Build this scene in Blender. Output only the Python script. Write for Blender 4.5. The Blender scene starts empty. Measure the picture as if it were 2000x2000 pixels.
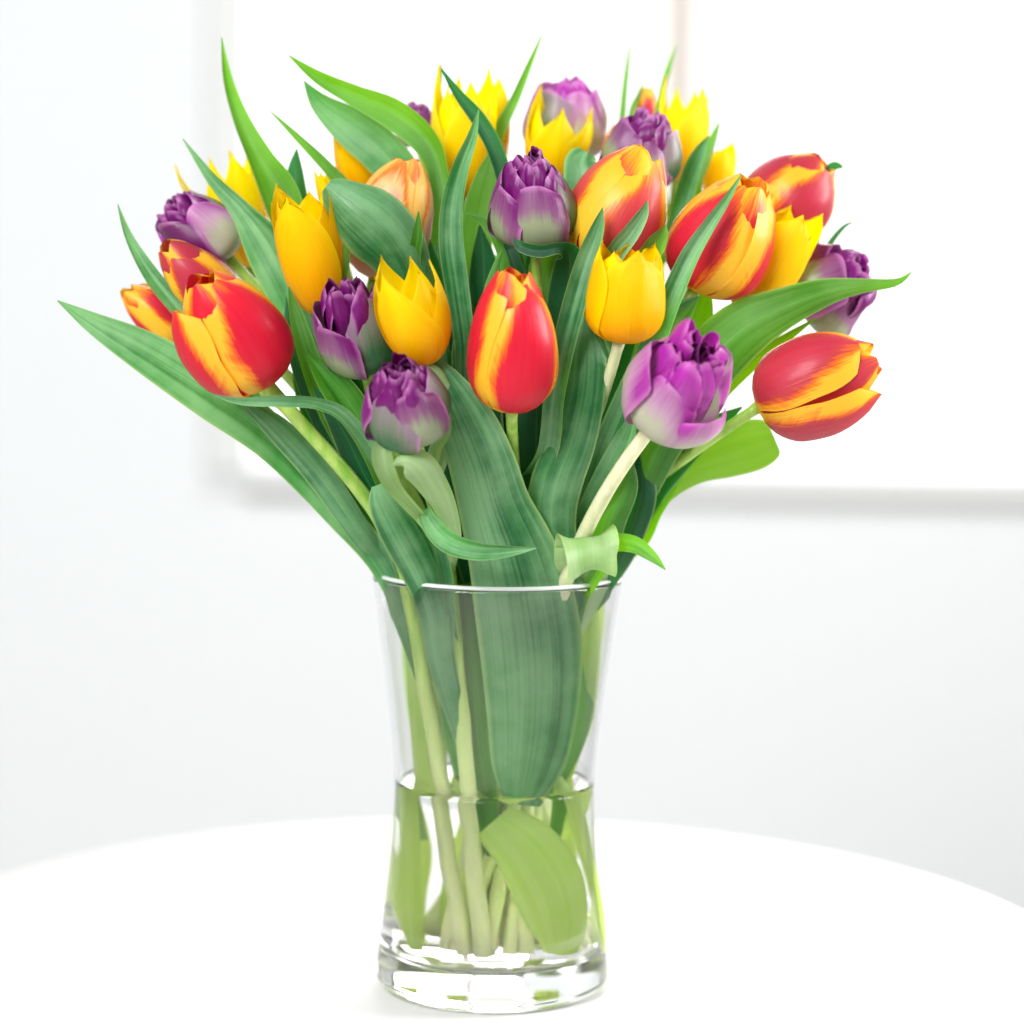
import bpy, math, random
from mathutils import Vector, Matrix, noise

random.seed(11)
SC = bpy.context.scene
COL = SC.collection
rad = math.radians

# ------------------------------------------------------------------ camera
FPX = 5540.0                      # focal length in pixels of the 2000 px photograph
S = 2000.0 / 1932.0
CAM = Vector((0.008, -1.64, 0.458))
PITCH, ROLL = rad(6.13), rad(0.86)
RM = Matrix.Rotation(math.pi / 2 - PITCH, 3, 'X') @ Matrix.Rotation(ROLL, 3, 'Z')
cd = bpy.data.cameras.new('camera')
cam = bpy.data.objects.new('camera', cd)
COL.objects.link(cam)
cam.matrix_world = Matrix.Translation(CAM) @ RM.to_4x4()
cd.sensor_width = 36.0
cd.lens = 36.0 * FPX / 2000.0
cd.clip_end = 100.0
cd.clip_start = 0.05
cd.dof.use_dof = True
cd.dof.focus_distance = 1.555
cd.dof.aperture_fstop = 3.3
SC.camera = cam

# ------------------------------------------------------------------ world and lamps
w = bpy.data.worlds.new('World')
SC.world = w
w.use_nodes = True
bg = w.node_tree.nodes['Background']
bg.inputs[0].default_value = (0.985, 0.995, 1.0, 1)
bg.inputs[1].default_value = 0.25


def area_lamp(name, loc, target, sx, sy, power, color):
    d = bpy.data.lights.new(name, 'AREA')
    d.shape = 'RECTANGLE'
    d.size, d.size_y, d.energy, d.color = sx, sy, power, color
    o = bpy.data.objects.new(name, d)
    COL.objects.link(o)
    o.location = loc
    o.rotation_euler = (Vector(target) - Vector(loc)).to_track_quat('-Z', 'Y').to_euler()
    return o


area_lamp('daylight_outside_window', (0.95, 2.9, 1.15), (0.8, 0.0, 0.75), 2.8, 1.9, 75, (1.0, 0.985, 0.96))
area_lamp('daylight_from_side_window', (1.75, 0.12, 0.72), (0, 0, 0.25), 0.7, 0.9, 40, (1.0, 0.99, 0.97))
area_lamp('room_daylight', (-1.7, -3.5, 2.6), (0, 0.3, 0.3), 2.0, 2.0, 225, (1.0, 1.0, 1.0))

SC.view_settings.view_transform = 'Standard'
SC.view_settings.look = 'None'
SC.view_settings.exposure = 0.40
SC.view_settings.gamma = 1.0
SC.view_settings.use_curve_mapping = False
SC.render.engine = 'CYCLES'
cy = SC.cycles
cy.use_denoising = True
cy.max_bounces = 14
cy.diffuse_bounces = 5
cy.glossy_bounces = 6
cy.transmission_bounces = 14
cy.transparent_max_bounces = 12
cy.blur_glossy = 1.0
cy.sample_clamp_indirect = 30.0


# ------------------------------------------------------------------ helpers
def V(x, y, Y):
    """point on the depth plane Y seen at photo position (x, y), 1932 px scale"""
    d = RM @ Vector(((x * S - 1000) / FPX, (1000 - y * S) / FPX, -1.0))
    return CAM + d * ((Y - CAM.y) / d.y)


def px(Y):
    return S * (Y - CAM.y) / FPX


def link(name, mesh, mat=None, parent=None, smooth=True):
    o = bpy.data.objects.new(name, mesh)
    COL.objects.link(o)
    if mat:
        mesh.materials.append(mat)
    if parent:
        o.parent = parent
    if smooth:
        mesh.polygons.foreach_set('use_smooth', [True] * len(mesh.polygons))
    return o


def tag(o, label, cat, group=None):
    o['label'] = label
    o['category'] = cat
    if group:
        o['group'] = group
    return o


def grid_mesh(name, pts, nu, nv, uvf):
    """pts row-major nv+1 rows of nu+1"""
    faces = []
    for j in range(nv):
        for i in range(nu):
            a = j * (nu + 1) + i
            faces.append((a, a + 1, a + nu + 2, a + nu + 1))
    me = bpy.data.meshes.new(name)
    me.from_pydata([tuple(p) for p in pts], [], faces)
    uv = me.uv_layers.new(name='UVMap')
    for l in me.loops:
        j, i = divmod(l.vertex_index, nu + 1)
        uv.data[l.index].uv = uvf(i / nu, j / nv)
    return me


def lathe(name, prof, seg=112, closed=True):
    vs, fs = [], []
    n = len(prof)
    for k in range(seg):
        a = 2 * math.pi * k / seg
        for r, z in prof:
            vs.append((r * math.cos(a), r * math.sin(a), z))
    for k in range(seg):
        k2 = (k + 1) % seg
        for i in range(n - 1):
            fs.append((k * n + i, k2 * n + i, k2 * n + i + 1, k * n + i + 1))
    # poles: profile ends are on the axis -> cap with tiny rings
    fs.append(tuple(k * n for k in range(seg))[::-1])
    fs.append(tuple(k * n + n - 1 for k in range(seg)))
    me = bpy.data.meshes.new(name)
    me.from_pydata(vs, [], fs)
    me.validate()
    return me


def box(name, x0, x1, y0, y1, z0, z1, mat, parent=None, bev=0.003):
    import bmesh
    bm = bmesh.new()
    bmesh.ops.create_cube(bm, size=1.0)
    for v in bm.verts:
        v.co = Vector(((x0 + x1) / 2 + v.co.x * (x1 - x0), (y0 + y1) / 2 + v.co.y * (y1 - y0), (z0 + z1) / 2 + v.co.z * (z1 - z0)))
    if bev:
        bmesh.ops.bevel(bm, geom=list(bm.edges), offset=bev, segments=2, affect='EDGES')
    me = bpy.data.meshes.new(name)
    bm.to_mesh(me)
    bm.free()
    return link(name, me, mat, parent, smooth=False)


def catmull(P, n):
    """resample list of equal-length tuples with Catmull-Rom"""
    P = [tuple(p) for p in P]
    m = len(P)
    out = []
    for k in range(n + 1):
        t = k / n * (m - 1)
        i = min(int(t), m - 2)
        f = t - i
        p0, p1, p2, p3 = P[max(i - 1, 0)], P[i], P[i + 1], P[min(i + 2, m - 1)]
        out.append(tuple(0.5 * (2 * b + (c - a) * f + (2 * a - 5 * b + 4 * c - d) * f * f + (3 * b - a - 3 * c + d) * f ** 3)
                         for a, b, c, d in zip(p0, p1, p2, p3)))
    return out


def lerp_knots(K, v):
    for (a, fa), (b, fb) in zip(K, K[1:]):
        if v <= b:
            t = (v - a) / (b - a)
            return fa + (fb - fa) * t
    return K[-1][1]


def smooth_knots(K, n=40):
    """catmull table through unevenly spaced knots"""
    tab = catmull(K, n * (len(K) - 1) // 4 + 8)
    return tab


# ------------------------------------------------------------------ materials
class NT:
    def __init__(self, name):
        self.m = bpy.data.materials.new(name)
        self.m.use_nodes = True
        self.t = self.m.node_tree
        self.t.nodes.clear()
        self.out = self.t.nodes.new('ShaderNodeOutputMaterial')

    def n(self, typ, **kw):
        nd = self.t.nodes.new(typ)
        for k, v in kw.items():
            setattr(nd, k, v)
        return nd

    def l(self, a, b):
        self.t.links.new(a, b)

    def val(self, sock, v):
        if hasattr(v, 'is_linked') or isinstance(v, bpy.types.NodeSocket):
            self.l(v, sock)
        else:
            sock.default_value = v

    def math(self, op, a, b=0.0, c=0.0, clamp=False):
        nd = self.n('ShaderNodeMath', operation=op, use_clamp=clamp)
        for s, v in zip(nd.inputs, (a, b, c)):
            self.val(s, v)
        return nd.outputs[0]

    def step(self, x, lo, hi):
        nd = self.n('ShaderNodeMapRange', interpolation_type='SMOOTHSTEP')
        self.val(nd.inputs[0], x)
        nd.inputs[1].default_value, nd.inputs[2].default_value = lo, hi
        return nd.outputs[0]

    def mix(self, f, a, b):
        nd = self.n('ShaderNodeMix', data_type='RGBA')
        self.val(nd.inputs[0], f)
        for s, v in ((nd.inputs[6], a), (nd.inputs[7], b)):
            if isinstance(v, tuple):
                s.default_value = v if len(v) == 4 else (*v, 1)
            else:
                self.l(v, s)
        return nd.outputs[2]

    def uv(self):
        u = self.n('ShaderNodeUVMap', uv_map='UVMap')
        s = self.n('ShaderNodeSeparateXYZ')
        self.l(u.outputs[0], s.inputs[0])
        return u.outputs[0], s.outputs[0], s.outputs[1]

    def noise(self, vec, scale, detail=3.0, stretch=None, rough=0.5, seed=True):
        mp = self.n('ShaderNodeMapping')
        self.l(vec, mp.inputs[0])
        if stretch:
            mp.inputs[3].default_value = stretch
        if seed:
            oi = self.n('ShaderNodeObjectInfo')
            sc_ = self.math('MULTIPLY', oi.outputs['Random'], 37.0)
            self.l(sc_, mp.inputs[1])
        nz = self.n('ShaderNodeTexNoise')
        nz.inputs['Scale'].default_value = scale
        nz.inputs['Detail'].default_value = detail
        nz.inputs['Roughness'].default_value = rough
        self.l(mp.outputs[0], nz.inputs['Vector'])
        return nz.outputs['Fac']

    def surface(self, color, rough=0.45, trans=0.3, tcolor=None, bump=None, bstr=0.15, bdist=0.001, spec=0.5, sheen=0.0, coat=0.0, sss=0.0):
        p = self.n('ShaderNodeBsdfPrincipled')
        self.val(p.inputs['Base Color'], color if not isinstance(color, tuple) else (*color, 1))
        self.val(p.inputs['Roughness'], rough)
        p.inputs['Specular IOR Level'].default_value = spec
        p.inputs['Sheen Weight'].default_value = sheen
        p.inputs['Coat Weight'].default_value = coat
        p.inputs['Coat Roughness'].default_value = 0.22
        p.inputs['Subsurface Weight'].default_value = sss
        p.inputs['Subsurface Radius'].default_value = (0.004, 0.005, 0.002)
        p.inputs['Subsurface Scale'].default_value = 1.0
        if bump is not None:
            b = self.n('ShaderNodeBump')
            b.inputs['Strength'].default_value = bstr
            b.inputs['Distance'].default_value = bdist
            self.l(bump, b.inputs['Height'])
            self.l(b.outputs[0], p.inputs['Normal'])
        if trans > 0:
            tr = self.n('ShaderNodeBsdfTranslucent')
            tc = color if tcolor is None else tcolor
            self.val(tr.inputs[0], tc if not isinstance(tc, tuple) else (*tc, 1))
            mx = self.n('ShaderNodeMixShader')
            mx.inputs[0].default_value = trans
            self.l(p.outputs[0], mx.inputs[1])
            self.l(tr.outputs[0], mx.inputs[2])
            self.l(mx.outputs[0], self.out.inputs[0])
        else:
            self.l(p.outputs[0], self.out.inputs[0])
        return self.m


def edge_of(T, u):
    return T.math('ABSOLUTE', T.math('MULTIPLY_ADD', u, 2.0, -1.0))


def red_petal(name, bias, red=(0.76, 0.004, 0.04), yel=(1.0, 0.60, 0.03), flame=0.42):
    T = NT(name)
    uvv, u, v = T.uv()
    e = edge_of(T, u)
    streak = T.noise(uvv, 1.0, 5.0, (44.0, 2.6, 1.0), 0.65)
    big = T.noise(uvv, 1.0, 2.0, (2.2, 1.6, 1.0))
    cb = T.n('ShaderNodeCombineXYZ')
    T.l(T.math('MULTIPLY', u, 5.0), cb.inputs[0])
    T.l(T.math('MULTIPLY_ADD', e, -13.0, T.math('MULTIPLY', v, 26.0)), cb.inputs[1])
    cross = T.noise(cb.outputs[0], 1.0, 4.0, None, 0.6)
    edge = T.step(e, 0.18, 0.98)
    tip = T.step(v, 0.55, 1.02)
    m = T.math('ADD', T.math('MULTIPLY', edge, 0.85), T.math('MULTIPLY', tip, 0.55))
    m = T.math('ADD', m, T.math('MULTIPLY_ADD', streak, flame, -flame * 0.5))
    m = T.math('ADD', m, T.math('MULTIPLY', T.math('MULTIPLY_ADD', cross, 0.42, -0.21), e))
    m = T.math('ADD', m, T.math('MULTIPLY_ADD', big, 0.8, -0.40 + bias))
    base = T.math('SUBTRACT', 1.0, T.step(v, 0.0, 0.13))
    m = T.math('ADD', m, T.math('MULTIPLY', base, 0.75))
    cr = T.n('ShaderNodeValToRGB')
    el = cr.color_ramp.elements
    el[0].position, el[0].color = 0.22, (*red, 1)
    el[1].position, el[1].color = 0.76, (*yel, 1)
    k = el.new(0.55)
    k.color = (0.95, 0.18, 0.008, 1)
    k2 = el.new(0.42)
    k2.color = (red[0], red[1] * 1.6 + 0.004, red[2] * 0.8, 1)
    T.l(m, cr.inputs[0])
    pale = T.math('MULTIPLY', T.noise(uvv, 1.0, 3.0, (14.0, 1.2, 1.0)), 0.06)
    col = T.mix(pale, cr.outputs[0], (0.9, 0.42, 0.34))
    fine = T.noise(uvv, 1.0, 3.0, (60.0, 2.5, 1.0), 0.6)
    return T.surface(col, 0.36, 0.34, bump=fine, bstr=0.4, spec=0.22, coat=0.2)


def yellow_petal(name, c0=(1.0, 0.74, 0.0), c1=(1.0, 0.52, 0.0), edge_pale=(1.0, 0.78, 0.01)):
    T = NT(name)
    uvv, u, v = T.uv()
    e = edge_of(T, u)
    big = T.noise(uvv, 1.0, 2.0, (3.2, 1.0, 1.0))
    low = T.math('SUBTRACT', 1.0, T.step(v, 0.1, 0.85))
    f = T.math('MULTIPLY', T.math('ADD', low, T.math('MULTIPLY_ADD', big, 1.2, -0.6)), 0.75, clamp=True)
    col = T.mix(f, c0, c1)
    col = T.mix(T.math('MULTIPLY', T.step(e, 0.72, 1.0), 0.7), col, edge_pale)
    col = T.mix(T.math('SUBTRACT', 1.0, T.step(v, 0.0, 0.07)), col, (0.75, 0.72, 0.12))
    fine = T.noise(uvv, 1.0, 3.0, (46.0, 2.0, 1.0), 0.6)
    return T.surface(col, 0.36, 0.42, bump=fine, bstr=0.5, bdist=.0014, spec=0.25)


def purple_petal(name, mid, edgec, basec, lo=0.25, hi=0.8):
    T = NT(name)
    uvv, u, v = T.uv()
    e = edge_of(T, u)
    streak = T.noise(uvv, 1.0, 4.0, (20.0, 1.6, 1.0), 0.6)
    f = T.math('ADD', T.math('MULTIPLY', T.step(e, 0.25, 1.0), 0.55), T.math('MULTIPLY', T.step(v, lo, 1.0), 0.75))
    f = T.math('ADD', f, T.math('MULTIPLY_ADD', streak, 0.55, -0.28))
    cr = T.n('ShaderNodeValToRGB')
    el = cr.color_ramp.elements
    el[0].position, el[0].color = 0.12, (*basec, 1)
    el[1].position, el[1].color = hi, (*edgec, 1)
    k = el.new(0.45)
    k.color = (*mid, 1)
    T.l(f, cr.inputs[0])
    col = T.mix(T.math('MULTIPLY', T.math('MAXIMUM', T.step(e, 0.86, 1.0), T.step(v, 0.93, 1.0)), 0.5), cr.outputs[0], (0.74, 0.28, 0.64))
    fine = T.noise(uvv, 1.0, 3.0, (40.0, 2.0, 1.0), 0.6)
    return T.surface(col, 0.36, 0.25, bump=fine, bstr=0.3, spec=0.5)


def leaf_mat(name, deep, mid, glauc, gamt, trans, tcol, rough=0.42):
    T = NT(name)
    uvv, u, v = T.uv()
    e = edge_of(T, u)
    tc = T.n('ShaderNodeTexCoord')
    fine = T.noise(uvv, 1.0, 3.0, (75.0, 0.22, 1.0), 0.7)
    band = T.noise(uvv, 1.0, 2.0, (6.0, 0.12, 1.0))
    blot = T.noise(tc.outputs['Object'], 26.0, 5.0, rough=0.6)
    c = T.mix(T.step(T.math('MULTIPLY_ADD', fine, 0.45, T.math('MULTIPLY', band, 0.55)), 0.34, 0.66), deep, mid)
    g = T.math('MULTIPLY', T.step(T.math('MULTIPLY_ADD', blot, 0.50, T.math('MULTIPLY_ADD', fine, 0.20, T.math('MULTIPLY', band, 0.3))), 0.36, 0.64), gamt)
    c = T.mix(g, c, glauc)
    c = T.mix(T.math('MULTIPLY', T.step(e, 0.86, 0.99), 0.55), c, (0.42, 0.60, 0.20))
    c = T.mix(T.math('MULTIPLY', T.math('SUBTRACT', 1.0, T.step(e, 0.0, 0.05)), 0.18), c, (0.30, 0.55, 0.2))
    r = T.math('MULTIPLY_ADD', blot, 0.25, rough - 0.12)
    return T.surface(c, r, trans, tcol, bump=fine, bstr=0.35, spec=0.5)


M = {}
M['red'] = red_petal('red_yellow_petal', -0.10)
M['red_flamed'] = red_petal('flamed_red_petal', 0.12, red=(0.70, 0.012, 0.05), flame=0.75)
M['red_dusty'] = red_petal('dusty_red_petal', -0.12, red=(0.56, 0.03, 0.07), flame=0.6)
M['red_warm'] = red_petal('warm_red_petal', 0.10, red=(0.70, 0.05, 0.07), yel=(1.0, 0.64, 0.03), flame=0.5)
M['red_pale'] = red_petal('pale_pink_petal', 0.02, red=(0.84, 0.40, 0.34), yel=(1.0, 0.64, 0.14))
M['yellow'] = yellow_petal('yellow_petal')
M['yellow_deep'] = yellow_petal('deep_yellow_petal', (1.0, 0.68, 0.0), (1.0, 0.48, 0.0), (1.0, 0.80, 0.0))
M['yellow_light'] = yellow_petal('bright_yellow_petal', (1.0, 0.80, 0.0), (1.0, 0.55, 0.0), (1.0, 0.9, 0.04))
M['purple'] = purple_petal('purple_petal', (0.28, 0.11, 0.23), (0.20, 0.012, 0.17), (0.34, 0.40, 0.24), 0.48, 0.90)
M['purple_in'] = purple_petal('magenta_inner_petal', (0.22, 0.014, 0.19), (0.18, 0.003, 0.155), (0.20, 0.05, 0.16), 0.1, 0.7)
M['purple_lt'] = purple_petal('light_purple_petal', (0.60, 0.36, 0.52), (0.44, 0.04, 0.38), (0.56, 0.57, 0.42), 0.45, 0.95)
M['purple_lt_in'] = purple_petal('light_magenta_inner_petal', (0.52, 0.10, 0.46), (0.46, 0.025, 0.40), (0.50, 0.25, 0.44), 0.1, 0.7)
M['purple_gr'] = purple_petal('green_purple_petal', (0.16, 0.20, 0.13), (0.34, 0.22, 0.30), (0.04, 0.16, 0.06), 0.3, 1.1)
M['purple_dk'] = purple_petal('dark_purple_petal', (0.10, 0.012, 0.07), (0.16, 0.012, 0.12), (0.10, 0.05, 0.07), 0.2, 0.8)
M['leaf'] = leaf_mat('leaf_green', (0.002, 0.09, 0.006), (0.035, 0.26, 0.010), (0.18, 0.44, 0.11), 0.6, 0.42, (0.22, 0.58, 0.0))
M['leaf_gl'] = leaf_mat('leaf_glaucous', (0.0, 0.095, 0.028), (0.012, 0.235, 0.05), (0.29, 0.54, 0.28), 0.78, 0.28, (0.13, 0.50, 0.01), 0.34)
M['leaf_dk'] = leaf_mat('leaf_dark', (0.0, 0.045, 0.018), (0.0, 0.095, 0.022), (0.008, 0.15, 0.06), 0.5, 0.25, (0.04, 0.38, 0.01))  # dark green leaves; also paints the deep shade in the bouquet core
M['leaf_br'] = leaf_mat('leaf_bright', (0.07, 0.28, 0.01), (0.14, 0.38, 0.012), (0.24, 0.46, 0.10), 0.4, 0.45, (0.22, 0.46, 0.0))  # yellow-green with the glow of backlit leaves painted into the base colour
M['leaf_base'] = leaf_mat('leaf_base', (0.50, 0.82, 0.14), (0.66, 0.92, 0.22), (0.86, 0.98, 0.55), 0.7, 0.55, (0.76, 0.98, 0.18))  # naturally pale leaf bases, lightened further to brighten the vase interior
M['leaf_pale'] = leaf_mat('leaf_pale', (0.26, 0.48, 0.14), (0.36, 0.56, 0.22), (0.50, 0.64, 0.40), 0.7, 0.3, (0.40, 0.68, 0.10))


def stem_mat(name, a, b):
    T = NT(name)
    tc = T.n('ShaderNodeTexCoord')
    geo = T.n('ShaderNodeSeparateXYZ')
    T.l(tc.outputs['Object'], geo.inputs[0])
    foot = T.math('SUBTRACT', 1.0, T.step(geo.outputs[2], 0.03, 0.26))
    n1 = T.noise(tc.outputs['Object'], 1.0, 3.0, (160, 160, 12))
    c = T.mix(T.step(n1, 0.3, 0.7), a, b)
    c = T.mix(foot, c, (0.86, 0.92, 0.48))  # stems pale towards the foot, lightened more to look lit inside the glass
    return T.surface(c, 0.4, 0.0, bump=n1, bstr=0.15, sss=0.5)


M['stem'] = stem_mat('stem_green', (0.24, 0.46, 0.05), (0.44, 0.60, 0.14))
M['stem_pale'] = stem_mat('stem_pale', (0.55, 0.58, 0.34), (0.72, 0.70, 0.48))


def plain(name, col, rough, nscale=0.0, namt=0.0, bump=0.0, spec=0.5):
    T = NT(name)
    tc = T.n('ShaderNodeTexCoord')
    nz = T.noise(tc.outputs['Object'], nscale or 8.0, 4.0, seed=False)
    c = T.mix(T.math('MULTIPLY', nz, namt), col, tuple(x * 0.86 for x in col))
    fz = T.noise(tc.outputs['Object'], 220.0, 3.0, seed=False)
    return T.surface(c, rough, 0.0, bump=fz, bstr=bump, bdist=0.0006, spec=spec)


M['wall'] = plain('wall_paint', (0.69, 0.715, 0.735), 0.7, 1.5, 0.15, 0.3)
M['frame'] = plain('window_paint_shaded', (0.64, 0.655, 0.65), 0.5, 3.0, 0.2, 0.1)  # white trim, its backlit shade painted in as grey
M['mullion'] = plain('mullion_paint', (0.62, 0.565, 0.52), 0.4, 3.0, 0.2, 0.1)
M['table'] = plain('table_lacquer', (0.71, 0.71, 0.70), 0.6, 2.0, 0.1, 0.03, 0.2)
M['floor'] = plain('floor_boards', (0.62, 0.58, 0.52), 0.45, 2.0, 0.4, 0.1)

T = NT('vase_glass')
p = T.n('ShaderNodeBsdfPrincipled')
p.inputs['Base Color'].default_value = (0.995, 1.0, 0.998, 1)
p.inputs['Roughness'].default_value = 0.0
p.inputs['IOR'].default_value = 1.46
p.inputs['Transmission Weight'].default_value = 1.0
T.l(p.outputs[0], T.out.inputs[0])
M['glass'] = T.m
T = NT('rim_highlight')
p = T.n('ShaderNodeBsdfPrincipled')
p.inputs['Base Color'].default_value = (0.93, 0.96, 0.95, 1)  # whitish colour paints the bright line of light along the clear rim
p.inputs['Roughness'].default_value = 0.25
p.inputs['IOR'].default_value = 1.46
p.inputs['Transmission Weight'].default_value = 0.35
T.l(p.outputs[0], T.out.inputs[0])
M['rim'] = T.m
T = NT('vase_water')
p = T.n('ShaderNodeBsdfPrincipled')
p.inputs['Base Color'].default_value = (0.995, 1.0, 0.99, 1)
p.inputs['Roughness'].default_value = 0.0
p.inputs['IOR'].default_value = 1.33
p.inputs['Transmission Weight'].default_value = 1.0
T.l(p.outputs[0], T.out.inputs[0])
M['water'] = T.m
T = NT('window_glass')
g1 = T.n('ShaderNodeBsdfTransparent')
g2 = T.n('ShaderNodeBsdfGlossy')
g2.inputs['Roughness'].default_value = 0.02
mx = T.n('ShaderNodeMixShader')
fr = T.n('ShaderNodeFresnel')
fr.inputs[0].default_value = 1.45
T.l(fr.outputs[0], mx.inputs[0])
T.l(g1.outputs[0], mx.inputs[1])
T.l(g2.outputs[0], mx.inputs[2])
T.l(mx.outputs[0], T.out.inputs[0])
M['pane'] = T.m

# ------------------------------------------------------------------ setting
WY = 2.30                                   # wall face
lx = V(385, 500, WY).x                      # left side of the window opening
sz = V(940, 934, WY - 0.055).z + 0.018                      # top of the sill
FZ = -0.74
rx, topz = 2.2, 2.05


def quads(name, pts, faces, mat):
    me = bpy.data.meshes.new(name)
    me.from_pydata(pts, [], faces)
    return link(name, me, mat, smooth=False)


# wall with the opening cut out, with reveals 0.14 deep
X0, X1, Z0, Z1, WD = -3.2, 3.4, FZ, 2.4, 0.14
pts = [(X0, WY, Z0), (X1, WY, Z0), (X1, WY, Z1), (X0, WY, Z1), (lx, WY, sz), (rx, WY, sz), (rx, WY, topz), (lx, WY, topz)]
pts += [(x, WY + WD, z) for x, y, z in pts]
fc = [(0, 1, 5, 4), (1, 2, 6, 5), (2, 3, 7, 6), (3, 0, 4, 7)]
fc += [tuple(i + 8 for i in f)[::-1] for f in fc]
fc += [(4, 5, 13, 12), (5, 6, 14, 13), (6, 7, 15, 14), (7, 4, 12, 15)]
fc += [(1, 0, 8, 9), (2, 1, 9, 10), (3, 2, 10, 11), (0, 3, 11, 8)]
wall = quads('wall', pts, fc, M['wall'])
wall['kind'] = 'structure'
fl = quads('floor', [(-3.2, -3.0, FZ), (3.4, -3.0, FZ), (3.4, WY + 0.1, FZ), (-3.2, WY + 0.1, FZ)], [(0, 1, 2, 3)], M['floor'])
fl['kind'] = 'structure'

T = NT('overcast_sky')
em = T.n('ShaderNodeEmission')
em.inputs[0].default_value = (1.0, 0.992, 0.975, 1)
em.inputs[1].default_value = 1.3
T.l(em.outputs[0], T.out.inputs[0])
sky = quads('sky', [(-9, 7.0, -3), (11, 7.0, -3), (11, 7.0, 9), (-9, 7.0, 9)], [(0, 1, 2, 3)], T.m)
sky['kind'] = 'structure'

win = bpy.data.objects.new('window', None)
COL.objects.link(win)
win.location = (0, 0, 0)
tag(win, 'white framed window with bright overexposed panes in the wall behind the bouquet', 'window')
fy0, fy1, fw = WY + 0.004, WY + 0.06, 0.058
box('frame_stile', lx + 0.001, lx + fw, fy0, fy1, sz + 0.002, topz - 0.001, M['frame'], win)
box('frame_stile', rx - fw, rx - 0.001, fy0, fy1, sz + 0.002, topz - 0.001, M['frame'], win)
box('frame_rail', lx + fw, rx - fw, fy0, fy1, sz + 0.002, sz + 0.012, M['frame'], win, 0.002)
box('frame_rail', lx + fw, rx - fw, fy0, fy1, topz - fw, topz - 0.001, M['frame'], win)
mxx = V(1283, 60, WY).x
box('mullion', mxx - 0.024, mxx + 0.024, fy0, fy1, sz + 0.012, topz - fw, M['mullion'], win)
box('pane', lx + fw, mxx - 0.024, fy0 + 0.025, fy0 + 0.029, sz + 0.012, topz - fw, M['pane'], win, 0)
box('pane', mxx + 0.024, rx - fw, fy0 + 0.025, fy0 + 0.029, sz + 0.012, topz - fw, M['pane'], win, 0)
box('sill', lx + 0.045, rx + 0.06, WY - 0.055, WY + 0.002, sz - 0.018, sz + 0.0015, M['frame'], win, 0.004)

# round table
tb = bpy.data.objects.new('round_table', None)
COL.objects.link(tb)
tb.location = (0, 0, FZ)
TC = Vector((0.0, 0.02, 0))


def fit_table():
    P = [V(0, 1643, 0), V(300, 1578, 0), V(690, 1548, 0), V(1300, 1560, 0), V(1700, 1640, 0), V(1932, 1708, 0)]
    Q = []
    for x, y in ((0, 1643), (300, 1578), (690, 1548), (1300, 1560), (1700, 1640), (1932, 1708)):
        d = RM @ Vector(((x * S - 1000) / FPX, (1000 - y * S) / FPX, -1.0))
        q = CAM + d * ((0 - CAM.z) / d.z)
        Q.append((q.x, q.y))
    # least squares circle
    A = Matrix(((0, 0, 0), (0, 0, 0), (0, 0, 0)))
    b = Vector((0, 0, 0))
    for x, y in Q:
        r = (2 * x, 2 * y, 1)
        s_ = x * x + y * y
        for i in range(3):
            b[i] += r[i] * s_
            for j in range(3):
                A[i][j] += r[i] * r[j]
    c = A.inverted() @ b
    return c[0], c[1], math.sqrt(c[2] + c[0] ** 2 + c[1] ** 2)


tcx, tcy, tR = fit_table()
print('TABLE', tcx, tcy, tR)
prof = [(0.0005, -0.024), (tR - 0.012, -0.024), (tR - 0.004, -0.021), (tR, -0.014), (tR, -0.006), (tR - 0.002, -0.002), (tR - 0.006, 0.0), (0.0005, 0.0)]
top = link('table_top', lathe('table_top', prof, 160), M['table'], tb)
top.location = (tcx, tcy, -FZ)
prof = [(0.0005, 0.0), (0.24, 0.0), (0.245, 0.006), (0.235, 0.014), (0.08, 0.03), (0.04, 0.07), (0.033, 0.3), (0.033, 0.6), (0.05, 0.69), (0.11, 0.7155), (0.0005, 0.7155)]
ped = link('pedestal', lathe('pedestal', prof, 64), M['table'], tb)
ped.location = (tcx, tcy, 0)
tag(tb, 'round white lacquered table standing under the vase of tulips', 'table')

# ------------------------------------------------------------------ vase and water
# (photo y on the axis at 2000 px scale, half width in px)
rows = [(1128, 245), (1180, 237), (1262, 226), (1340, 215), (1407, 207), (1480, 199.5), (1545, 197.5), (1617, 201), (1680, 207), (1742, 214), (1804, 221), (1866, 229), (1893, 231)]
hw = []
for y2, h in rows:
    p3 = V(945 - 0.015 * (y2 - 1128) / S, y2 / S, 0)
    hw.append((h * (0 - CAM.y) / FPX, p3.z))
VH = hw[0][1]
WT = 0.0030
outer = [tuple(q) for q in catmull([(r, z) for r, z in hw], 60)]
zb = outer[-1][1]
outer_full = list(outer)
rb = outer[-1][0]
for k in range(1, 9):
    a = k / 8 * math.pi / 2
    zz = zb - (zb - 0.0005) * math.sin(a)
    rr = rb - 0.010 * (1 - math.cos(a)) - 0.0
    outer_full.append((rr, zz))
outer_full.append((rb - 0.013, 0.0002))
outer_full.append((rb - 0.018, 0.0014))
outer_full.append((0.0005, 0.0024))
inner_fl = 0.022
inner = [(r - WT, z) for r, z in outer if z > inner_fl + 0.012]
ri, zi = inner[-1]
for k in range(1, 7):
    a = k / 6 * math.pi / 2
    inner.append((ri - 0.010 * (1 - math.cos(a)) + 0.0006 * k / 6, inner_fl + (zi - inner_fl) * (1 - math.sin(a))))
inner.append((0.03, inner_fl - 0.0008))
inner.append((0.0005, inner_fl - 0.001))
rim = [(outer[0][0] - WT / 2 + WT / 2 * math.cos(a), VH + WT / 2 * math.sin(a)) for a in [math.pi * k / 8 for k in range(1, 8)]]
vprof = outer_full[::-1] + rim + inner
vase = bpy.data.objects.new('vase', None)
COL.objects.link(vase)
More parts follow.
